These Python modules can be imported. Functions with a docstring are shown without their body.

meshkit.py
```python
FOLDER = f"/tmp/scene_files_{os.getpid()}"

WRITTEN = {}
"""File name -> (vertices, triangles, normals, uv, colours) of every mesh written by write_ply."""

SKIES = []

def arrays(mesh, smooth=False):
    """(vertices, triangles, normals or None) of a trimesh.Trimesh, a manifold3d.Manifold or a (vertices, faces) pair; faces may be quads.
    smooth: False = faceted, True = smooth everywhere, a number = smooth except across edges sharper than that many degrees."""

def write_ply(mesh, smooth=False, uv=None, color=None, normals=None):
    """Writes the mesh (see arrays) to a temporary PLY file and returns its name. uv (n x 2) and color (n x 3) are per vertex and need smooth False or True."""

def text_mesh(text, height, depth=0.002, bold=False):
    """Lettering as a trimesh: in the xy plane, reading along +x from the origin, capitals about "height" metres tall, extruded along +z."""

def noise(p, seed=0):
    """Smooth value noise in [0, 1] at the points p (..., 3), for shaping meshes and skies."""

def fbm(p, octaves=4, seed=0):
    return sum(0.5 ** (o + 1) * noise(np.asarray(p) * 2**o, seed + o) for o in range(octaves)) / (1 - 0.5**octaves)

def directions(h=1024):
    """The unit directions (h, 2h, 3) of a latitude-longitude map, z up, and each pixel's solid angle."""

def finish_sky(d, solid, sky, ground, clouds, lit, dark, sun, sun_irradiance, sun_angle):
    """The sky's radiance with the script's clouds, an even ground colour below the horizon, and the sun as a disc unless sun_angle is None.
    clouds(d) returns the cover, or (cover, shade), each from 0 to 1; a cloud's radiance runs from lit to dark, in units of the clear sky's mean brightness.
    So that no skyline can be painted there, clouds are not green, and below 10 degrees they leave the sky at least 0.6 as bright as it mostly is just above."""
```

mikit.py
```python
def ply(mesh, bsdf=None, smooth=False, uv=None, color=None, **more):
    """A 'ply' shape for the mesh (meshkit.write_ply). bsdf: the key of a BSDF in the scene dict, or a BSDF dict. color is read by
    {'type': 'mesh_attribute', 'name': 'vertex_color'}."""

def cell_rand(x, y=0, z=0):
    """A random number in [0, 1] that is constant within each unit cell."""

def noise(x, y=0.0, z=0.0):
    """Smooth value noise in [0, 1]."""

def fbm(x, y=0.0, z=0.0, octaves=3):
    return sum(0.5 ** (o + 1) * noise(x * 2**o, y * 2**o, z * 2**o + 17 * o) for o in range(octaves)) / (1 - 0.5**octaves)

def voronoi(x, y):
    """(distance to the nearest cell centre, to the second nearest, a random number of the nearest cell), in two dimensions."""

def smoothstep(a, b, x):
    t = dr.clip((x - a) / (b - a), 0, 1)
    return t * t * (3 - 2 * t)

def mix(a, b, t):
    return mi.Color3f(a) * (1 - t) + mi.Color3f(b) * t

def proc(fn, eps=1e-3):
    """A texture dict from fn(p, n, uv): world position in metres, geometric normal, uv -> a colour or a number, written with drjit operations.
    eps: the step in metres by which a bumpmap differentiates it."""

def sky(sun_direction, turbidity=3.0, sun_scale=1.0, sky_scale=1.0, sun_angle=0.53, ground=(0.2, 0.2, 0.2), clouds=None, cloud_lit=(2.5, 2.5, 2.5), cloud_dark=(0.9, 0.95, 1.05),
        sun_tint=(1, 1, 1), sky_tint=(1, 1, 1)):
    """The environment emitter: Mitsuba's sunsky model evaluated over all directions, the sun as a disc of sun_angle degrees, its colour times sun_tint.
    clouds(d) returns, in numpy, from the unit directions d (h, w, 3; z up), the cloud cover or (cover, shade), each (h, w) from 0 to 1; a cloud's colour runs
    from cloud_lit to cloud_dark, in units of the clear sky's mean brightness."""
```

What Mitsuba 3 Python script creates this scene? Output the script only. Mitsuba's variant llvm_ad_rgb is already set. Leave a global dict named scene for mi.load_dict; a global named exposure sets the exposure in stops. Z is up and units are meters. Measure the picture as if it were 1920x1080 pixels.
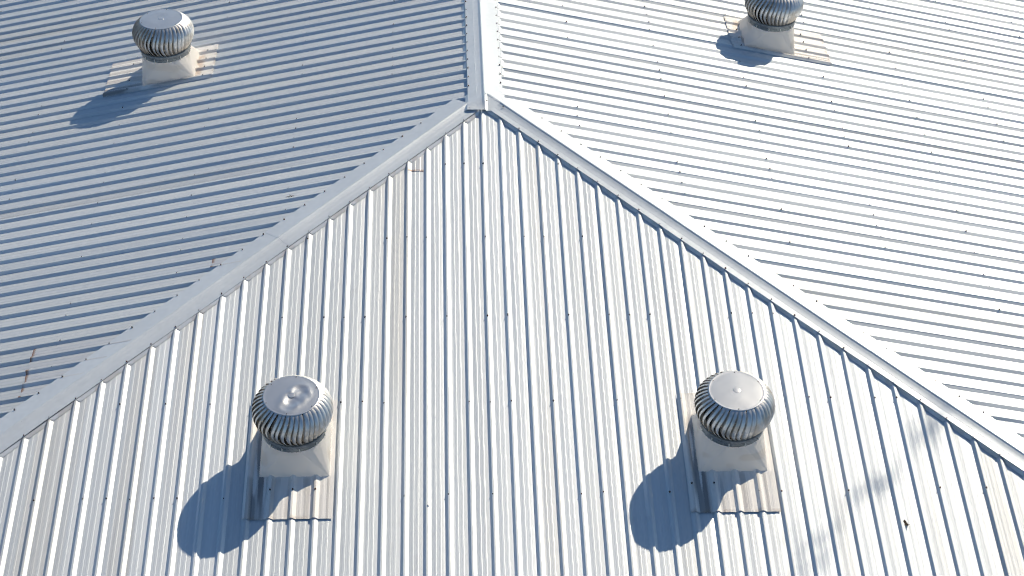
import math
import numpy as np
import trimesh
import drjit as dr
import mitsuba as mi
import mikit
import meshkit
from mikit import ply, proc, noise, fbm, cell_rand, smoothstep, mix

T = mi.ScalarTransform4f
scene, labels = {"type": "scene"}, {}

# ------------------------------------------------------------------ camera, sky, exposure
EYE = np.array([-0.44438, -15.85784, 9.28730])
FWD = np.array([0.0392817, 0.8015109, -0.5966886])
UP = np.array([0.0084869, 0.5968603, 0.8023003])
scene["camera"] = {
    "type": "perspective", "fov": 32.5513, "fov_axis": "x", "near_clip": 0.1, "far_clip": 3000.0,
    "to_world": T().look_at(origin=EYE.tolist(), target=(EYE + FWD * 10).tolist(), up=UP.tolist()),
}
SUN = np.array([0.53894, 0.57047, 0.61977])
scene["sky"] = mikit.sky(SUN.tolist(), turbidity=3.0, sky_scale=0.75, sun_tint=(0.91, 0.985, 1.08), sky_tint=(0.90, 1.0, 1.04))
exposure = 1.9

# ------------------------------------------------------------------ roof numbers (metres; ridge along +y, hip end at the origin)
KF, KS, HY = 0.2066, 0.2079, 1.006      # front slope, side slope, hip line y = -|x| * HY
EAVE, RIDGE = 8.7, 14.0                 # plan distance to the eave, ridge length
GROUND = -6.6
rng = np.random.default_rng(7)


def ribs(c, lo, hi, step, n):
    """Centres of the ribs: the spacing wanders a little from sheet to sheet as laid."""
    i = np.arange(-n, n + 1)
    x = np.polyval(c, np.clip(i, lo, hi).astype(float))
    return dict(zip(i.tolist(), (x + np.where(i > hi, i - hi, np.where(i < lo, i - lo, 0)) * step).tolist()))


FRONT = ribs([8.605848e-10, -4.43906e-08, 1.079414e-05, -1.096477e-05, 0.18793157, -0.03112], -20, 22, 0.189, 60)
_l = ribs([2.26924e-09, 2.08396e-07, -1.65684e-06, -3.7671e-05, -0.18977446, 0.16858], -22, 22, -0.19, 140)
_r = ribs([9.661852e-09, 3.139799e-07, -6.704267e-06, -1.434293e-04, -0.18903843, 0.04489], -25, 22, -0.19, 140)
LEFT = {-i: v for i, v in _l.items()}
RIGHT = {-i: v for i, v in _r.items()}
RH = 0.022                              # rib height
LRUN, TOP, RRUN = 0.0225, 0.0095, 0.028  # rib: left slope, half top, right slope


class Face:
    """A roof slope: c along the eave, u plan distance down the slope, h height off the sheet."""

    def __init__(self, k, fn, u0, ribs_, run=LRUN, rh=RH):
        self.k, self.fn, self.u0, self.ribs, self.run, self.rh = k, fn, u0, ribs_, run, rh

    def at(self, c, u, h):
        c, u, h = np.broadcast_arrays(np.asarray(c, float), np.asarray(u, float), np.asarray(h, float))
        n = math.hypot(1, self.k)
        return self.fn(c, u + h * self.k / n, -self.k * u + h / n)


front = Face(KF, lambda c, u, z: np.stack([c, -u, z], -1), lambda c: np.abs(c) * HY, FRONT)
left = Face(KS, lambda c, u, z: np.stack([-u, c, z], -1), lambda c: np.maximum(np.maximum(-c, c - RIDGE), 0) / HY, LEFT, 0.021, 0.026)
right = Face(KS, lambda c, u, z: np.stack([u, c, z], -1), lambda c: np.maximum(np.maximum(-c, c - RIDGE), 0) / HY, RIGHT, 0.028, 0.0215)
rear = Face(KF, lambda c, u, z: np.stack([c, RIDGE + u, z], -1), lambda c: np.abs(c) * HY, FRONT)


def wob(face_id, c, u):
    """Sideways wander and buckle of the laid sheet."""
    p = np.stack([np.asarray(c) * 2.2, np.asarray(u) * 0.4, np.full(np.shape(c), 3.7 * face_id)], -1)
    q = np.stack([np.asarray(c) * 2.5, np.asarray(u) * 1.0, np.full(np.shape(c), 9.1 * face_id)], -1)
    return (meshkit.noise(p, 3) - 0.5) * 0.007, (meshkit.noise(q, 5) - 0.5) * 0.0010


def grid_mesh(P, flip=False):
    """P (n, m, 3) -> mesh."""
    n, m = P.shape[:2]
    a = (np.arange(n - 1)[:, None] * m + np.arange(m - 1)[None]).ravel()
    f = np.stack([a, a + 1, a + m + 1, a + m], -1)
    if flip:
        f = f[:, ::-1]
    f = np.vstack([f[:, [0, 1, 2]], f[:, [0, 2, 3]]])
    return trimesh.Trimesh(P.reshape(-1, 3), f, process=False)


def join(ms):
    return trimesh.util.concatenate(ms)


def numbered(name):
    if name not in scene and name not in labels:
        return name
    k = 1
    while f"{name}_{k:03d}" in scene or f"{name}_{k:03d}" in labels:
        k += 1
    return f"{name}_{k:03d}"


def put(name, mesh, bsdf, smooth=False, **more):
    key = numbered(name)
    scene[key] = ply(mesh, bsdf, smooth=smooth, **more) if not isinstance(mesh, dict) else {**mesh, **more}
    return key


# ------------------------------------------------------------------ materials
def C(*v):
    return mi.Color3f(*v)


def steel(fn, rough, metallic, spec=0.5, bump=None):
    b = {"type": "principled", "base_color": proc(fn), "roughness": rough, "metallic": metallic, "specular": spec}
    if bump is not None:
        b = {"type": "bumpmap", "nested_texture": proc(bump, 2e-3), "scale": 1.0, "nested_bsdf": b}
    return {"type": "twosided", "bsdf": b}


def sheet_colour(axis, seed):
    def fn(p, n, uv):
        c, u = (p.x, p.y) if axis == 0 else (p.y, p.x)
        pan = cell_rand(c / 0.189, seed, 1)
        sheet = cell_rand(c / 0.756, seed, 2)
        streak = noise(c * 70.0, u * 0.25, seed + 3.0)
        fine = noise(c * 200.0, u * 0.5, seed + 8.0)
        blot = fbm(c * 1.1, u * 0.7, seed + 5.0)
        warm = smoothstep(0.62, 0.95, pan) * smoothstep(0.35, 0.75, noise(c * 1.5, u * 0.35, seed + 11.0))
        v = 0.96 + 0.12 * (sheet - 0.5) + 0.03 * (pan - 0.5) + 0.05 * (streak - 0.5) + 0.03 * (fine - 0.5) + 0.06 * (blot - 0.5)
        col = C(0.715, 0.765, 0.815) * v
        dirt = smoothstep(0.66, 0.86, noise(c * 48.0, u * 0.35, seed + 21.0)) * (0.25 + 0.75 * warm)
        col = mix(col, C(0.60, 0.60, 0.59), 0.40 * warm)
        col = mix(col, C(0.34, 0.32, 0.30), (0.18 if axis == 0 else 0.30) * dirt)
        grime = smoothstep(0.80, 0.90, noise(c * 40.0, u * 9.0, seed + 31.0)) * smoothstep(0.6, 0.8, noise(c * 1.7, u * 1.1, seed + 37.0))
        return mix(col, C(0.22, 0.20, 0.18), 0.08 * grime)
    return fn


def sheet_gloss(axis, rough, seed):
    def fn(p, n, uv):
        c, u = (p.x, p.y) if axis == 0 else (p.y, p.x)
        return rough + 0.09 * (cell_rand(c / 0.756, seed, 6) - 0.5) + 0.10 * (noise(c * 9.0, u * 0.4, seed + 41.0) - 0.5)
    return proc(fn)


scene["front_sheet_metal"] = steel(sheet_colour(0, 1.0), sheet_gloss(0, 0.56, 1.0), 0.48)
scene["side_sheet_metal"] = steel(sheet_colour(1, 5.0), sheet_gloss(1, 0.58, 5.0), 0.55)


def cap_colour(p, n, uv):
    v = 0.97 + 0.08 * (fbm(p.x * 2.3, p.y * 2.3, p.z * 9.0) - 0.5) + 0.05 * (noise(p.x * 30.0, p.y * 30.0, 2.0) - 0.5)
    return C(0.71, 0.76, 0.805) * v


scene["cap_metal"] = steel(cap_colour, 0.40, 0.42)


def edge_colour(p, n, uv):
    r = smoothstep(0.45, 0.7, noise(p.x * 14.0, p.y * 14.0, 4.0))
    return mix(C(0.72, 0.735, 0.75), C(0.50, 0.40, 0.30), 0.3 * r)


scene["lip_metal"] = steel(edge_colour, 0.45, 0.35)


def screw_colour(p, n, uv):
    r = cell_rand(p.x * 9.0, p.y * 9.0, 3.0)
    return mix(C(0.09, 0.09, 0.095), C(0.09, 0.05, 0.03), smoothstep(0.5, 0.9, r))


scene["screw_steel"] = {"type": "principled", "base_color": proc(screw_colour), "roughness": 0.55, "metallic": 0.2}
scene["concrete"] = {"type": "diffuse", "reflectance": proc(lambda p, n, uv: C(0.24, 0.23, 0.215) * (0.85 + 0.3 * fbm(p.x * 0.6, p.y * 0.6, 1.0)))}
scene["wall_paint"] = {"type": "diffuse", "reflectance": proc(lambda p, n, uv: C(0.50, 0.49, 0.46) * (0.92 + 0.16 * fbm(p.x * 0.9, p.y * 0.9, p.z * 0.9)))}

# ------------------------------------------------------------------ roof sheets
B = "metal_building"
labels[B] = {"label": "large building with a hip roof of white ribbed metal sheets, ridge and hip caps", "category": "building"}


def pan_profile(a, b, lrun=LRUN):
    """(c, h) of the pan between the ribs centred at a and b: crowned, with two small swages."""
    s, e = a + TOP + RRUN, b - TOP - lrun
    w = e - s
    pts = []
    for t, d in ((0, 0), (0.095, 0), (0.18, 0), (0.190, 1), (0.25, 1), (0.332, 1), (0.358, 0), (0.45, 0), (0.55, 0), (0.560, 1), (0.62, 1), (0.697, 1), (0.723, 0), (0.87, 0), (1, 0)):
        pts.append((s + w * t, 0.0009 * d + 0.0021 * 4 * t * (1 - t)))
    return pts


def rib_profile(a, run=LRUN, rh=RH):
    return [(a - TOP - run, 0), (a - TOP - 0.0010, rh - 0.0010), (a - TOP + 0.0015, rh), (a, rh + 0.0004), (a + TOP - 0.002, rh), (a + TOP + 0.0015, rh - 0.0012), (a + TOP + RRUN, 0)]


def sheet(face, fid, i0, i1, lap_run, gap, rows, ulo=None, uhi=EAVE, lift=0.0, thick=0.0, run=None, half=False):
    """The sheet from rib i0 (lapped over its neighbour) to rib i1 (lapped under the next)."""
    R = face.ribs
    prof = []
    run = run or face.run
    for i in range(i0, i1 + 1):
        if i < i1 or not half:
            rp = rib_profile(R[i], lap_run if i == i0 else run * (1 + 0.13 * math.sin(i * 12.9898 + 4 * math.sin(i * 7.13))), face.rh)
            if i == i1:
                rp = [(c, h - 0.0015) for c, h in rp[:5]]
            if i == i0 and lift == 0:
                rp = [(c, h + 0.0015) for c, h in rp]
            prof += rp
        if i < i1:
            pp = pan_profile(R[i], R[i + 1], run * 1.14)
            prof += pp[1:-1] if not (half and i == i1 - 1) else pp[1:]
    c, h = np.array([q[0] for q in prof]), np.array([q[1] for q in prof])
    u0 = face.u0(c) + gap if ulo is None else np.full(len(c), ulo)
    u0 = np.minimum(u0, uhi - 0.02)
    t = np.linspace(0, 1, rows)[:, None]
    u = u0[None] * (1 - t) + uhi * t
    cc = np.broadcast_to(c, u.shape)
    dc, dh = wob(fid, cc, u)
    P = face.at(cc + dc, u, h[None] + dh + lift)
    m = grid_mesh(P)
    if not thick:
        return m
    Q = face.at(cc + dc, u, h[None] + dh + lift - thick)
    edge = lambda a, b: grid_mesh(np.stack([a, b], 0))
    return join([m, grid_mesh(Q, True), edge(P[0], Q[0]), edge(Q[-1], P[-1]), edge(P[:, 0], Q[:, 0]), edge(Q[:, -1], P[:, -1])])


def clad(face, fid, starts, mat, lap_run, vis):
    R, out = face.ribs, []
    for a, b in zip(starts[:-1], starts[1:]):
        mid = 0.5 * (R[a] + R[b])
        if min(face.u0(np.array([R[a], R[b]]))) > EAVE - 0.15:
            continue
        rows = 22 if vis(mid) else 6
        put(f"{B}__roof_sheet", sheet(face, fid, a, b, lap_run, 0.05, rows), mat, smooth=14)


clad(front, 1, list(range(-50, 51, 4)), "front_sheet_metal", LRUN, lambda m: abs(m) < 6)
# side sheets: rib numbers grow along +y
lo = [-5 - 3 - 4 * k for k in range(12, -1, -1)]
clad(right, 2, lo + [-5, -1, 3, 7, 11] + [11 + 4 * k for k in range(1, 30)], "side_sheet_metal", 0.011, lambda m: -7 < m < 7)
clad(left, 3, list(range(-62, 130, 4)), "side_sheet_metal", 0.014, lambda m: -7 < m < 7)
clad(rear, 4, list(range(-50, 51, 4)), "front_sheet_metal", LRUN, lambda m: False)


# ------------------------------------------------------------------ ridge and hip caps
def dent(P, amp, seed):
    d = (meshkit.fbm(P * np.array([3.1, 3.1, 3.1]), 3, seed) - 0.5) * 2 * amp
    return P + d[..., None] * np.array([0, 0, 1.0])


CAPH = RH + 0.0060
BEAD = [(-0.022, 0.006), (-0.018, 0.008), (-0.012, 0.012), (-0.004, 0.014), (0.004, 0.014), (0.010, 0.009), (0.016, 0.002)]


def hip_cap(sx, y_sign, y0, t0, t1, w_front, w_side, seed, rise):
    """Cap along a hip, from t0 down to the eave; d < 0 lies on the end slope, d > 0 on the side slope."""
    ln = math.hypot(1, HY)
    al = np.array([sx / ln, -HY / ln * y_sign])            # down the hip in plan
    pe = np.array([sx * HY / ln, y_sign / ln])             # towards the side slope
    d = np.array([-w_front, -w_front * 0.62, -w_front * 0.60, -w_front * 0.565, -w_front * 0.545, -w_front * 0.35, -0.045] + [b[0] for b in BEAD] + [0.05, w_side * 0.5, w_side])
    h = np.array([0.004, 0.0012, 0.001, 0.0026, 0.0006, 0.0010, 0.0035] + [b[1] for b in BEAD] + [0, 0, 0])
    t = np.append(np.arange(t0, t1 - 0.03, 0.07), t1)
    wander = (meshkit.fbm(np.stack([t * 0.8, 0 * t + seed, 0 * t], -1), 2, seed) - 0.5) * 0.012
    D = d[None] + wander[:, None] * np.array([1, .6, .6, .6, .6, .3, 0] + [0] * len(BEAD) + [0, .5, 1])[None]
    xy = t[:, None, None] * al + D[..., None] * pe
    ze = np.where(D < 0, KF * (-t[:, None] * HY / ln + D / ln), -KS * (t[:, None] / ln + D * HY / ln))
    P = np.concatenate([xy, (ze + CAPH * 1.02 + rise + h[None])[..., None]], -1)
    P = dent(P, 0.003, seed)
    P[..., 1] += y0
    return grid_mesh(P, flip=sx * y_sign > 0)


def lips(face, a_lo, a_hi, edge_u, mat, vis=True):
    """The turned-down edge of a cap, notched over each rib: one lip in every pan."""
    R, out = face.ribs, []
    for i in range(a_lo, a_hi):
        ct = np.linspace(R[i] + TOP + 0.002, R[i + 1] - TOP - 0.002, 5)
        cb = np.linspace(R[i] + TOP + RRUN + 0.001, R[i + 1] - TOP - LRUN - 0.001, 5)
        ut, ub = edge_u(ct), edge_u(cb) + 0.034
        jit = (rng.random(5) - 0.5) * 0.004
        if min(ub) > EAVE:
            continue
        P = np.stack([face.at(ct, ut - 0.003, CAPH), face.at(ct * 0.75 + cb * 0.25, ut + 0.006, CAPH - 0.006), face.at(cb, ub + jit, 0.0045 + jit * 0.4 + 0.002)])
        out.append(grid_mesh(P))
    return out


WF, WS = 0.155, 0.20
LN = math.hypot(1, HY)
HIP = EAVE * LN / HY - 0.1
for sx, ys, y0, seed, cuts in ((-1, 1, 0.0, 11, (2.75, 5.4, 8.2)), (1, 1, 0.0, 12, (2.45, 4.9, 7.4)), (-1, -1, RIDGE, 13, (6.0,)), (1, -1, RIDGE, 14, (6.0,))):
    ends = [0.24, *cuts, HIP]
    for q, (t0, t1) in enumerate(zip(ends[:-1], ends[1:])):      # laid from the eave up: each length laps over the one below
        put(f"{B}__hip_cap", hip_cap(sx, ys, y0, t0, t1 + (0.11 if q + 2 < len(ends) else 0), WF, WS, seed, 0.0025 * ((len(ends) - q) % 2)), "cap_metal", smooth=25)
edge_f = lambda c: np.abs(c) * HY + WF * LN                         # front slope, plan distance of the cap's edge
edge_s = lambda c: np.maximum(-c, 0) / HY + WS * LN / HY
fl = lips(front, -34, 34, edge_f, None)
put(f"{B}__cap_lip", join(fl), "lip_metal", smooth=20)
labels[f"{B}__cap_lip"] = {"label": "turned-down notched cap edge in the pans of the hip end", "kind": "stuff"}
WR = 0.17
rl = lips(left, 2, 60, lambda c: np.full(np.shape(c), WR), None) + lips(right, 2, 60, lambda c: np.full(np.shape(c), WR + 0.025), None)
put(f"{B}__cap_lip", join(rl), "cap_metal", smooth=20)
labels[f"{B}__cap_lip_001"] = {"label": "turned-down notched edges of the ridge cap", "kind": "stuff"}


def ridge_cap():
    wl, wr = WR, WR + 0.025
    x = np.array([-wl, -wl * 0.52, -wl * 0.49, -wl * 0.46, -0.05, -0.030, -0.022, -0.012, -0.004, 0.004, 0.010, 0.016, 0.05, 0.11, wr])
    h = np.array([0, 0, 0.002, 0, 0, 0, 0.002, 0.010, 0.013, 0.013, 0.008, 0.002, 0, 0, 0])
    y = np.concatenate([np.arange(0.0, 6.5, 0.09), np.arange(6.6, RIDGE + 0.01, 0.5)])
    X = np.broadcast_to(x, (len(y), len(x)))
    Y = np.broadcast_to(y[:, None], X.shape)
    Z = -KS * np.abs(X) + (CAPH + 0.007) + h[None]
    P = dent(np.stack([X, Y, Z], -1), 0.0018, 21)
    out = [grid_mesh(P)]
    # the end of the cap, dressed down over the hip caps
    y = np.linspace(-0.295, 0.0, 24)
    xl = x[x < 0.005]
    hl = h[x < 0.005]
    X, Y = np.meshgrid(xl, y)
    b = np.clip((-Y - 0.09) / 0.21, 0, 1)
    b = b * b * (3 - 2 * b)
    Z = (1 - b) * (-KS * np.abs(X)) + b * (KF * Y * 0.72) + CAPH + 0.010 + hl[None] * (1 - b)
    X2 = X - 0.012 * b * (X < -0.1)
    out.append(grid_mesh(dent(np.stack([X2, Y, Z], -1), 0.002, 22)))
    # its folded side flap at the left edge
    e = np.stack([X2[:, 0], Y[:, 0], Z[:, 0] - 0.0004], -1)
    out.append(grid_mesh(np.stack([e + [-0.028, 0, -0.020], e], 1)))
    # right half: the side flange runs on past the hip, then folds steeply down on to the end slope
    xr = np.array([0.030, 0.045, 0.06, 0.08, 0.10, 0.12, 0.14, 0.16, 0.18, wr - 0.004, wr + 0.018])
    yy = np.linspace(-0.285, 0.0, 48)
    X, Y = np.meshgrid(xr, yy)
    crease = -X * HY * 0.98 - 0.006
    over = np.maximum(crease - Y, 0)
    zs = -KS * np.abs(X) + CAPH + 0.009
    zf = np.maximum(zs - over * 0.95, KF * Y * 1.0 + CAPH + 0.0035)
    zf = np.where(over > 0, np.minimum(zf, zs), zs)
    out.append(grid_mesh(np.stack([X, Y, zf], -1)))
    # the narrow upright strip between the halves
    s = np.stack([np.full(len(yy), 0.030), yy, zf[:, 0]], -1)
    s2 = s + np.array([-0.016, 0, 0.004])
    s3 = s + np.array([-0.028, 0, 0.022])
    out.append(grid_mesh(np.stack([s3, s2, s], 1)))
    return join(out)


put(f"{B}__ridge_cap", ridge_cap(), "cap_metal", smooth=25)

# ------------------------------------------------------------------ patch sheets with rusty ends
def patch_colour(end, axis):
    def fn(p, n, uv):
        d = (p.x - end) if axis == 1 else (end - p.y)      # distance from the cut end
        c = p.y if axis == 1 else p.x
        rust = smoothstep(0.04, 0.0, dr.abs(d)) * smoothstep(0.30, 0.62, noise(c * 16.0, d * 20.0, 7.0))
        v = 0.96 + 0.09 * (noise(c * 90.0, d * 0.6, 2.0) - 0.5)
        return mix(C(0.72, 0.735, 0.75) * v, C(0.30, 0.13, 0.05), 0.85 * rust)
    return fn


for nm, (end, axis) in {"left_patch": (-4.215, 1), "small_patch": (-2.645, 1), "front_patch": (-1.12, 0)}.items():
    scene[nm + "_metal"] = steel(patch_colour(end, axis), 0.42, 0.45)


def patch(face, fid, i0, i1, uend, lift):
    """A short piece let in under the hip cap: it ends, proud of the sheet below, at uend."""
    R = face.ribs
    prof = []
    for i in range(i0, i1 + 1):
        prof += rib_profile(R[i], face.run, face.rh)[(0 if i > i0 else 2):]
        if i < i1:
            prof += pan_profile(R[i], R[i + 1], face.run)[1:-1]
    prof = prof[: -6]
    c, h = np.array([q[0] for q in prof]), np.array([q[1] for q in prof])
    u0 = np.minimum(face.u0(c) + 0.06, uend - 0.01)
    t = np.linspace(0, 1, 9)[:, None]
    u = u0[None] * (1 - t) + uend * t
    u = u + (t > 0.99) * (meshkit.noise(np.stack([c * 20, 0 * c, 0 * c], -1), 2)[None] - 0.5) * 0.012
    cc = np.broadcast_to(c, u.shape)
    dc, dh = wob(fid, cc, u)
    P, Q = face.at(cc + dc, u, h[None] + dh + lift), face.at(cc + dc, u, h[None] + dh + 0.0016)
    return join([grid_mesh(P), grid_mesh(np.stack([P[-1], Q[-1]])), grid_mesh(np.stack([P[:, 0], Q[:, 0]])), grid_mesh(np.stack([P[:, -1], Q[:, -1]]))])


def near(R, v):
    return min(R, key=lambda i: abs(R[i] - v))


a = near(LEFT, -3.79)
put(f"{B}__patch_sheet", patch(left, 3, a, a + 4, 4.215, 0.003), "left_patch_metal", smooth=14)
labels[f"{B}__patch_sheet"] = {"label": "short patch sheet with a rusty cut end near the left hip"}
a = near(LEFT, -2.38)
put(f"{B}__patch_sheet", patch(left, 3, a, a + 1, 2.645, 0.003), "small_patch_metal", smooth=14)
a = near(FRONT, -0.80)
put(f"{B}__patch_sheet", patch(front, 1, a, a + 1, 1.12, 0.004), "front_patch_metal", smooth=14)
labels[f"{B}__patch_sheet_002"] = {"label": "short patch sheet with a rusty corner under the left hip cap"}


# ------------------------------------------------------------------ screws
def screw_mesh(r=0.0056):
    w = trimesh.creation.cylinder(radius=r * 1.25, height=0.003, sections=8)
    w.apply_translation([0, 0, 0.0015])
    k = trimesh.creation.cylinder(radius=r * 0.72, height=0.011, sections=6)
    k.apply_translation([0, 0, 0.0055])
    return join([w, k])


SCREW = screw_mesh()


def screws_at(points, scale=None):
    v, f = np.asarray(SCREW.vertices), np.asarray(SCREW.faces)
    points = np.asarray(points)
    s = np.ones(len(points)) if scale is None else np.asarray(scale)
    V = (points[:, None] + v[None] * s[:, None, None]).reshape(-1, 3)
    F = (f[None] + (np.arange(len(points)) * len(v))[:, None, None]).reshape(-1, 3)
    return trimesh.Trimesh(V, F, process=False)


pts = []
for face, fid, lim in ((front, 1, 6.0), (left, 3, 8.0), (right, 2, 8.0)):
    for i, c in face.ribs.items():
        if abs(c) > lim:
            continue
        for u in range(1, 9):
            if u < face.u0(np.array(c)) + 0.25:
                continue
            if rng.random() < (0.62 if (i + u) % 2 else 0.32):
                uu = u + (rng.random() - 0.5) * 0.02 + (-0.03 if face is not front else 0.06 - 0.02 * u)
                dc, dh = wob(fid, np.array([c]), np.array([uu]))
                pts.append(face.at(c + dc[0] - 0.004 + (rng.random() - 0.5) * 0.006, uu, RH + dh[0]))
for i, c in FRONT.items():
    if abs(c) < 6 and abs(c) > 0.2:
        pts.append(front.at(c + (rng.random() - 0.5) * 0.006, edge_f(np.array(c)) - 0.022, CAPH + 0.002))
for R, face in ((LEFT, left), (RIGHT, right)):
    for i, c in R.items():
        if -8 < c < -0.25:
            pts.append(face.at(c + (rng.random() - 0.5) * 0.01, edge_s(np.array(c)) - 0.03, CAPH + 0.003))
        elif 0.1 < c < 8:
            pts.append(face.at(c, (WR if face is left else WR + 0.02) - 0.018, CAPH + 0.009))
for x, y, z in ((-0.155, -0.27, 0), (0.0, -0.278, 0), (0.19, -0.245, 0), (0.022, -0.17, 0.016)):
    pts.append(np.array([x, y, KF * y + CAPH + 0.016 + z]))
put(f"{B}__roof_screw", screws_at(pts, 0.8 + 0.5 * rng.random(len(pts))), "screw_steel")
labels[f"{B}__roof_screw"] = {"label": "small dark roofing screws along the purlin lines and cap edges", "kind": "stuff"}

# walls under the eaves, the ground around
W = EAVE - 0.6
zt, zb = -KS * W - 0.06, GROUND - 0.02
for cx, cy, sxx, syy in ((0, -W, 2 * W, 0.2), (0, RIDGE + W, 2 * W, 0.2), (-W, RIDGE / 2, 0.2, RIDGE + 2 * W - 0.21), (W, RIDGE / 2, 0.2, RIDGE + 2 * W - 0.21)):
    m = trimesh.creation.box([sxx, syy, zt - zb])
    m.apply_translation([cx, cy, (zt + zb) / 2])
    put(f"{B}__wall", m, "wall_paint")
g = np.array([[-900, -900, GROUND], [900, -900, GROUND], [900, 900, GROUND], [-900, 900, GROUND]], float)
put("ground", trimesh.Trimesh(g, [[0, 1, 2], [0, 2, 3]], process=False), "concrete")
labels["ground"] = {"label": "pale concrete yard around the building", "category": "ground", "kind": "structure"}

# ------------------------------------------------------------------ turbine vents
scene["white_base_paint"] = {"type": "principledthin", "roughness": 0.45, "diff_trans": 1.0, "eta": 1.45, "base_color": proc(
    lambda p, n, uv: mix(C(0.95, 0.935, 0.91) * (0.97 + 0.06 * fbm(p.x * 5.0, p.y * 5.0, p.z * 5.0)), C(0.62, 0.52, 0.40),
                         0.25 * smoothstep(0.62, 0.8, noise(p.x * 7.0, p.y * 7.0, p.z * 11.0))))}


def blade_colour(p, n, uv):
    d = smoothstep(0.42, 0.66, fbm(p.x * 11.0, p.y * 11.0, p.z * 8.0) + 0.30 * (0.45 - uv.y))
    return mix(C(0.80, 0.79, 0.77), C(0.50, 0.45, 0.38), 0.7 * d)


scene["blade_metal"] = {"type": "twosided", "bsdf": {"type": "principled", "base_color": proc(blade_colour), "roughness": 0.42, "metallic": 0.80}}
scene["top_cap_metal"] = {"type": "twosided", "bsdf": {"type": "principled", "roughness": 0.33, "metallic": 0.8, "base_color": proc(
    lambda p, n, uv: C(0.70, 0.71, 0.73) * (0.92 + 0.14 * fbm(p.x * 12.0, p.y * 12.0, p.z * 3.0)))}}


def galv(p, n, uv):
    a, b, w = mikit.voronoi(p.x * 60.0 + p.z * 35.0, p.y * 60.0 + p.z * 51.0)
    return C(0.20, 0.225, 0.24) * (0.75 + 0.5 * w)


scene["galvanised"] = {"type": "twosided", "bsdf": {"type": "principled", "base_color": proc(galv), "roughness": 0.42, "metallic": 0.6}}
scene["strap_metal"] = {"type": "principled", "base_color": {"type": "rgb", "value": [0.62, 0.60, 0.55]}, "roughness": 0.5, "metallic": 0.2}
scene["dark_void"] = {"type": "diffuse", "reflectance": {"type": "rgb", "value": [0.07, 0.065, 0.06]}}


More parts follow.
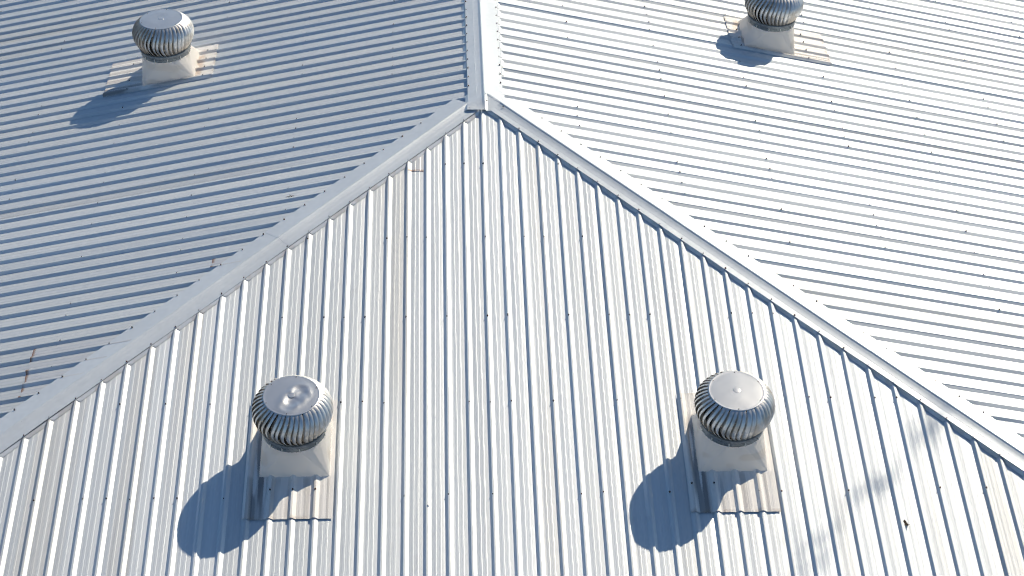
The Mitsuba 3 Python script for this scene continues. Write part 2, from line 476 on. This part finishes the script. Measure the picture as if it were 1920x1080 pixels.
def flashing_colour(ax, cx, cu, mid, half, seed):
    """Off-white sheet with dirty runs down the slope beside the base and rust along its cut ends."""
    def fn(p, n, uv):
        c = (p.x if ax == 0 else p.y) - cx
        u = (-p.y if ax == 0 else dr.abs(p.x)) - cu
        v = 0.97 + 0.10 * (noise(c * 70.0, u * 2.0, seed) - 0.5) + 0.06 * (fbm(c * 6.0, u * 6.0, seed) - 0.5)
        col = C(0.77, 0.755, 0.74) * v
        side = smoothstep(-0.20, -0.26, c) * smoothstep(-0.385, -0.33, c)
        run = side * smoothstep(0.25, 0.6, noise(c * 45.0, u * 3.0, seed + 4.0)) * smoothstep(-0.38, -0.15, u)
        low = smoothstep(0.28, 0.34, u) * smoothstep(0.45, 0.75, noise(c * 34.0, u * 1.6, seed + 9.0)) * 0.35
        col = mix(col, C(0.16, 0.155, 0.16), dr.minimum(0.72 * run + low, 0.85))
        back = smoothstep(-0.41, -0.33, u) * smoothstep(-0.26, -0.31, u) * smoothstep(0.33, 0.27, dr.abs(c)) * smoothstep(0.3, 0.6, noise(c * 14.0, u * 20.0, seed + 2.0))
        col = mix(col, C(0.42, 0.26, 0.15), 0.5 * back)
        end = smoothstep(half - 0.04, half - 0.004, dr.abs(u + cu - mid)) * smoothstep(0.35, 0.7, noise(c * 18.0, u * 10.0, seed + 6.0))
        return mix(col, C(0.35, 0.24, 0.16), 0.35 * end)
    return fn


NB = 42
ENV_Z = np.array([0.318, 0.335, 0.37, 0.42, 0.48, 0.53, 0.58, 0.615, 0.638, 0.646])
ENV_R = np.array([0.270, 0.280, 0.306, 0.333, 0.346, 0.344, 0.324, 0.292, 0.258, 0.238])


def blade_mesh():
    z = np.concatenate([[0.318, 0.332], np.linspace(0.35, 0.62, 9), [0.638, 0.647]])
    zi = (z - z[0]) / (z[-1] - z[0])
    R = np.interp(z, ENV_Z, ENV_R)
    R[1:-1] = np.convolve(R, [.2, .6, .2], "same")[1:-1]
    step = 2 * np.pi / NB
    bulge = np.sin(np.pi * np.clip(zi, 0, 1)) ** 0.7
    swirl = -0.13 * np.sin(np.pi * zi ** 0.8) + 0.06 * (zi - 0.5)
    k = np.linspace(0, 1, 5)                                  # 0 at the lip, 1 at the tucked-in edge
    chord = step * (0.80 + 0.50 * bulge)
    depth = 0.007 + 0.055 * bulge
    A = swirl[:, None] - chord[:, None] * k[None]
    RR = R[:, None] - depth[:, None] * (k[None] ** 1.5) + 0.011 * bulge[:, None] * np.sin(np.pi * k[None])
    uv = np.stack(np.broadcast_arrays(k[None], zi[:, None]), -1).reshape(-1, 2)
    return grid_mesh(np.stack([RR * np.cos(A), RR * np.sin(A), np.broadcast_to(z[:, None], A.shape)], -1)), uv


_m, _uv = blade_mesh()
BLADE = ply(_m, "blade_metal", smooth=True, uv=_uv)


def ring(profile, n=64):
    a = np.linspace(0, 2 * np.pi, n + 1)
    p = np.array(profile)
    P = np.stack([p[:, :1] * np.cos(a)[None], p[:, :1] * np.sin(a)[None], np.repeat(p[:, 1:], n + 1, 1)], -1)
    return grid_mesh(P, True)


def top_disc(dents, seed):
    """The cap: shallow dome with a rolled edge, dented where something fell on it."""
    r = np.concatenate([np.linspace(0.0005, 0.225, 26), [0.232, 0.237, 0.240, 0.239]])
    zz = 0.652 + 0.006 * (1 - (r / 0.24) ** 2)
    zz[-4:] = [0.6535, 0.6535, 0.651, 0.645]
    a = np.linspace(0, 2 * np.pi, 97)
    X, Y = r[:, None] * np.cos(a), r[:, None] * np.sin(a)
    Z = np.repeat(zz[:, None], len(a), 1)
    q = np.stack([X * 5, Y * 5, np.full(X.shape, seed * 1.3)], -1)
    Z = Z + (meshkit.fbm(q, 2, seed) - 0.5) * 0.004 * (r[:, None] < 0.22)
    for dx, dy, rad, dp in dents:
        g2 = ((X - dx) ** 2 + (Y - dy) ** 2) / rad ** 2
        Z = Z - dp * np.exp(-g2) + 0.4 * dp * np.exp(-((np.sqrt(g2) - 1.5) ** 2) * 4)
    return grid_mesh(np.stack([X, Y, Z], -1), True)


def base_mesh(k, ax, sgn, lean):
    """Square-to-round transition: square foot on the slope, round throat under the collar, with pressed fan folds at the corners."""
    s, r, zt = 0.30, 0.262, 0.262
    def foot(x, y):
        d = (-y if ax == 0 else sgn * x)
        return -k * d + 0.012
    cor = [(s, s), (-s, s), (-s, -s), (s, -s)]
    V, F = [], []
    tri = lambda a, b, c: (V.extend([a, b, c]), F.append([len(V) - 3, len(V) - 2, len(V) - 1]))
    n = 9
    for q in range(4):
        cx, cy = cor[q]
        c0 = np.array([cx, cy, foot(cx, cy)])
        a = np.radians(90 * q) + np.linspace(0, np.pi / 2, n)
        arc = [np.array([(r + 0.0035 * (j % 2)) * math.cos(t), (r + 0.0035 * (j % 2)) * math.sin(t), zt]) for j, t in enumerate(a)]
        arc = [lean @ v + np.array([0.0 if ax == 0 else 0.030 * sgn, 0, 0]) for v in arc]
        for p, w in zip(arc[:-1], arc[1:]):
            tri(c0, w, p)
        nx, ny = cor[(q + 1) % 4]
        c1 = np.array([nx, ny, foot(nx, ny)])
        tri(c0, c1, arc[-1])
        for e0, e1 in ((c0, c1),):                          # foot flange
            o0, o1 = e0 * np.array([1.06, 1.06, 1]), e1 * np.array([1.06, 1.06, 1])
            o0[2], o1[2] = foot(o0[0], o0[1]) - 0.002, foot(o1[0], o1[1]) - 0.002
            tri(e0, o0, o1)
            tri(e0, o1, e1)
    return trimesh.Trimesh(np.array(V), np.array(F), process=False)


def vent(face, fid, ax, sgn, c, u, i0, ulo, uhi, label, dents, turn, seed, group):
    key = numbered("roof_ventilator")
    labels[key] = {"label": label, "category": "ventilator"}
    base = face.at(c, u, 0.0)
    P0 = T().translate(base.tolist())
    th = math.radians(4.5 if ax == 0 else 2.0 * sgn)        # the throat leans a little down the slope
    lean = np.array([[1, 0, 0], [0, math.cos(th), -math.sin(th)], [0, math.sin(th), math.cos(th)]]) if ax == 0 else np.array([[math.cos(th), 0, math.sin(th)], [0, 1, 0], [-math.sin(th), 0, math.cos(th)]])
    L4 = np.eye(4)
    L4[:3, :3] = lean
    L4[0, 3] = 0.0 if ax == 0 else 0.030 * sgn
    P = P0 @ T(L4)
    k = face.k
    # flashing sheet over four ribs
    mat = f"flashing_metal_{seed}"
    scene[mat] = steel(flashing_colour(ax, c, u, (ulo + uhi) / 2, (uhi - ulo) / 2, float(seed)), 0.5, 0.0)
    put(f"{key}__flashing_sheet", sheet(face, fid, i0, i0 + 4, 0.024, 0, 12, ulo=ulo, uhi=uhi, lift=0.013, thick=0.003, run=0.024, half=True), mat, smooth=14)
    sp = [face.at(face.ribs[i], uu, RH + 0.0145) for i in range(i0, i0 + 4) for uu in (uhi - 0.28, ulo + 0.10) if rng.random() < 0.85]
    put(f"{key}__flashing_screw", screws_at(sp, np.full(len(sp), 1.25)), "screw_steel")
    labels[f"{key}__flashing_screw"] = {"label": "dark screws through the flashing sheet", "kind": "stuff"}
    put(f"{key}__base", base_mesh(k, ax, sgn, lean), "white_base_paint", to_world=P0)
    put(f"{key}__collar", join([ring([(0.266, 0.243), (0.274, 0.245), (0.275, 0.280), (0.2695, 0.283)]), ring([(0.2695, 0.283), (0.279, 0.286), (0.279, 0.312), (0.286, 0.316), (0.284, 0.321), (0.262, 0.322), (0.258, 0.25)])]),
        "galvanised", smooth=30, to_world=P)
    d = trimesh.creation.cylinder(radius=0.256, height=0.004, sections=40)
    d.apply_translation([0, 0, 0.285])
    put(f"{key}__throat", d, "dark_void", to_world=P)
    st = []
    for q in range(12):
        t = 2 * np.pi * (q + 0.35 + 0.25 * rng.random()) / 12
        m = trimesh.creation.box([0.004, 0.010, 0.042])
        m.apply_translation([0.2805, 0, 0.266])
        m.apply_transform(trimesh.transformations.rotation_matrix(t, [0, 0, 1]))
        st.append(m)
    put(f"{key}__strap", join(st), "strap_metal", to_world=P)
    labels[f"{key}__strap"] = {"label": "small pale clips round the collar", "kind": "stuff"}
    for q in range(NB):
        put(f"{key}__blade", {**BLADE}, None, to_world=P @ T().rotate([0, 0, 1], turn + 360.0 * q / NB + float(rng.normal() * 0.6)))
    shaft = trimesh.creation.cylinder(radius=0.022, height=0.40, sections=16)
    shaft.apply_translation([0, 0, 0.45])
    put(f"{key}__shaft", shaft, "dark_void", smooth=30, to_world=P)
    top = put(f"{key}__top_cap", top_disc(dents, seed), "top_cap_metal", smooth=40, to_world=P)
    hub = ring([(0.032, 0.655), (0.031, 0.6592), (0.027, 0.6604), (0.0005, 0.6608)], 32)
    put(f"{top}__hub", hub, "top_cap_metal", smooth=30, to_world=P)
    tp = [(0.222 * math.cos(t), 0.222 * math.sin(t), 0.6535) for t in np.radians(turn + 20) + np.arange(6) * np.pi / 3]
    put(f"{top}__rivet", screws_at(tp, np.full(6, 0.62)), "screw_steel", to_world=P)
    labels[f"{top}__rivet"] = {"label": "dark rivets round the rim of the cap", "kind": "stuff"}


i = near(FRONT, -2.11)
vent(front, 1, 0, 1, -1.727, 4.455, i, 3.94, 5.175, "ventilator with a badly dented top cap, on the hip end slope toward the left",
     [(0.07, 0.05, 0.05, 0.010), (0.02, -0.05, 0.06, 0.012), (-0.02, -0.12, 0.05, 0.008), (0.10, 0.0, 0.04, 0.006)], 3.0, 31, None)
i = near(FRONT, 1.66)
vent(front, 1, 0, 1, 2.04, 4.455, i, 3.91, 5.165, "ventilator with a smooth undented top cap, on the hip end slope toward the right", [], 7.0, 32, None)
i = near(LEFT, 1.50)
vent(left, 3, 1, -1, 1.826, 3.52, i, 3.015, 4.26, "ventilator standing whole on the grey left slope with rust behind its base", [(-0.03, 0.02, 0.08, 0.002)], 1.0, 33, None)
i = near(RIGHT, 2.13)
vent(right, 2, 1, 1, 2.465, 3.405, i, 2.945, 4.14, "ventilator on the bright right slope, its top cut off by the photo edge", [], 5.0, 34, None)


# ------------------------------------------------------------------ litter on the sheets
def curled(outline, bend, size, tilt):
    n = len(outline)
    o = np.array(outline) * size
    c = o.mean(0)
    rings = [c + (o - c) * t for t in (1.0, 0.6, 0.25)]
    V = np.concatenate([np.c_[q, bend * ((q[:, 0] - c[0]) ** 2 - 0.4 * (q[:, 1] - c[1]) ** 2) / size] for q in rings] + [[[c[0], c[1], 0.0]]])
    F = []
    for k in range(2):
        for i in range(n):
            j = (i + 1) % n
            F += [[k * n + i, k * n + j, (k + 1) * n + j], [k * n + i, (k + 1) * n + j, (k + 1) * n + i]]
    F += [[2 * n + i, 2 * n + (i + 1) % n, 3 * n] for i in range(n)]
    m = trimesh.Trimesh(V, F, process=False)
    return m


scene["dry_leaf"] = {"type": "twosided", "bsdf": {"type": "diffuse", "reflectance": proc(lambda p, n, uv: C(0.060, 0.050, 0.045) * (0.6 + 0.9 * noise(p.x * 90.0, p.y * 90.0, 1.0)))}}
leaf = curled([(-0.5, 0.05), (-0.38, 0.28), (-0.1, 0.40), (0.2, 0.34), (0.52, 0.12), (0.62, 0.0), (0.45, -0.2), (0.15, -0.36), (-0.2, -0.34), (-0.42, -0.18)], 1.2, 0.064, 0)
lp = front.at(3.441, 5.305, 0.012)
leaf.apply_transform(trimesh.transformations.euler_matrix(-0.2, 0.05, math.radians(-58)))
leaf.apply_translation(lp)
put("dead_leaf", leaf, "dry_leaf", smooth=True)
labels["dead_leaf"] = {"label": "dark curled dead leaf lying in a pan of the hip end slope, lower right", "category": "leaf"}


def tube(path, r0, r1, n=6):
    path = np.asarray(path, float)
    tg = np.gradient(path, axis=0)
    tg /= np.linalg.norm(tg, axis=1, keepdims=True)
    a = np.cross(tg, [0.31, 0.17, 0.93])
    a /= np.linalg.norm(a, axis=1, keepdims=True)
    b = np.cross(tg, a)
    r = np.linspace(r0, r1, len(path))[:, None, None]
    th = np.linspace(0, 2 * np.pi, n + 1)
    P = path[:, None] + r * (a[:, None] * np.cos(th)[None, :, None] + b[:, None] * np.sin(th)[None, :, None])
    return grid_mesh(P)


scene["twig_bark"] = {"type": "twosided", "bsdf": {"type": "diffuse", "reflectance": {"type": "rgb", "value": [0.09, 0.07, 0.055]}}}
q = left.at(-1.30, 1.94, 0.007)
tw = [tube(q + np.array(o), 0.003, 0.0016) for o in ([[-0.05, 0.01, -0.010], [-0.01, 0.0, 0.004], [0.03, 0.012, 0.006]], [[-0.02, 0.03, 0.0], [0.0, 0.0, 0.006], [0.03, -0.022, 0.004]], [[0.0, 0.0, 0.004], [0.02, -0.03, 0.0], [0.045, -0.03, 0.002]])]
put("dry_twig", join(tw), "twig_bark")
labels["dry_twig"] = {"label": "small dry forked twig lying on the grey left slope near the hip", "category": "twig"}

scene["dropping_white"] = {"type": "diffuse", "reflectance": {"type": "rgb", "value": [0.80, 0.79, 0.76]}}
dp = trimesh.creation.icosphere(subdivisions=2, radius=0.011)
dp.vertices *= 1 + 0.5 * (meshkit.noise(dp.vertices * 140, 4)[:, None] - 0.5)
dp.vertices *= np.array([1.0, 1.3, 0.45])
dp.apply_translation(front.at(FRONT[-3] + 0.012, 5.06, RH + 0.001))
put("bird_dropping", dp, "dropping_white", smooth=True)
labels["bird_dropping"] = {"label": "white bird dropping on a rib between the two front ventilators", "category": "dropping"}

# ------------------------------------------------------------------ the tree beyond the right eave, whose top twigs dapple the hip end slope
scene["tree_bark"] = {"type": "diffuse", "reflectance": proc(lambda p, n, uv: C(0.11, 0.09, 0.07) * (0.7 + 0.6 * noise(p.x * 12.0, p.y * 12.0, p.z * 3.0)))}
scene["tree_leaf"] = {"type": "principledthin", "roughness": 0.5, "diff_trans": 0.8, "base_color": {"type": "rgb", "value": [0.07, 0.11, 0.035]}}
labels["slender_tree"] = {"label": "tall slender leafy tree growing beyond the right eave, outside the picture", "category": "tree"}
tr = np.random.default_rng(5)
TX, TY = 13.0, 0.2
trunk = [[TX, TY, GROUND - 0.1], [TX + 0.1, TY, GROUND + 3], [TX - 0.05, TY + 0.1, GROUND + 6], [TX, TY + 0.3, GROUND + 9], [TX - 0.2, TY + 0.9, GROUND + 11.5]]
dap = [np.array(v) + SUN * 16 for v in ((3.86, -4.25, -0.88), (3.62, -4.55, -0.94), (3.46, -4.74, -0.97), (3.10, -5.02, -1.03), (2.98, -5.12, -1.05), (2.66, -5.55, -1.15), (2.60, -5.75, -1.18))]
limbs = [tube(trunk, 0.16, 0.05, 9), tube([trunk[-1], np.array(trunk[-1]) + [-0.5, 0.9, 1.4], dap[0] + [0.1, 0.1, -0.2]] + dap, 0.02, 0.003, 6)]
clumps = [(d + tr.normal(0, 0.05, 3), 0.16, 6) for d in dap]
for k in range(16):
    z = GROUND + 4.5 + 0.45 * k
    a = k * 2.4
    e = np.array([TX + 0.9 * math.cos(a), TY + 0.2 + 0.9 * math.sin(a), z + 0.4])
    limbs.append(tube([[TX, TY + 0.1, z - 0.3], (e + [TX, TY, z]) / 2, e], 0.035, 0.01, 5))
    clumps.append((e, 0.45, 160))
put("slender_tree__trunk", join(limbs), "tree_bark", smooth=30)
lv, lf = [], []
for c, rad, n in clumps:
    for _ in range(n):
        o = c + tr.normal(0, rad * 0.55, 3)
        a = tr.normal(0, 1, 3)
        a /= np.linalg.norm(a)
        b = np.cross(a, tr.normal(0, 1, 3))
        b /= np.linalg.norm(b)
        k = len(lv)
        L = 0.075 * (0.7 + 0.6 * tr.random())
        lv += [o - a * L, o + b * L * 0.4, o + a * L, o - b * L * 0.4]
        lf += [[k, k + 1, k + 2], [k, k + 2, k + 3]]
put("slender_tree__crown", trimesh.Trimesh(np.array(lv), lf, process=False), "tree_leaf")
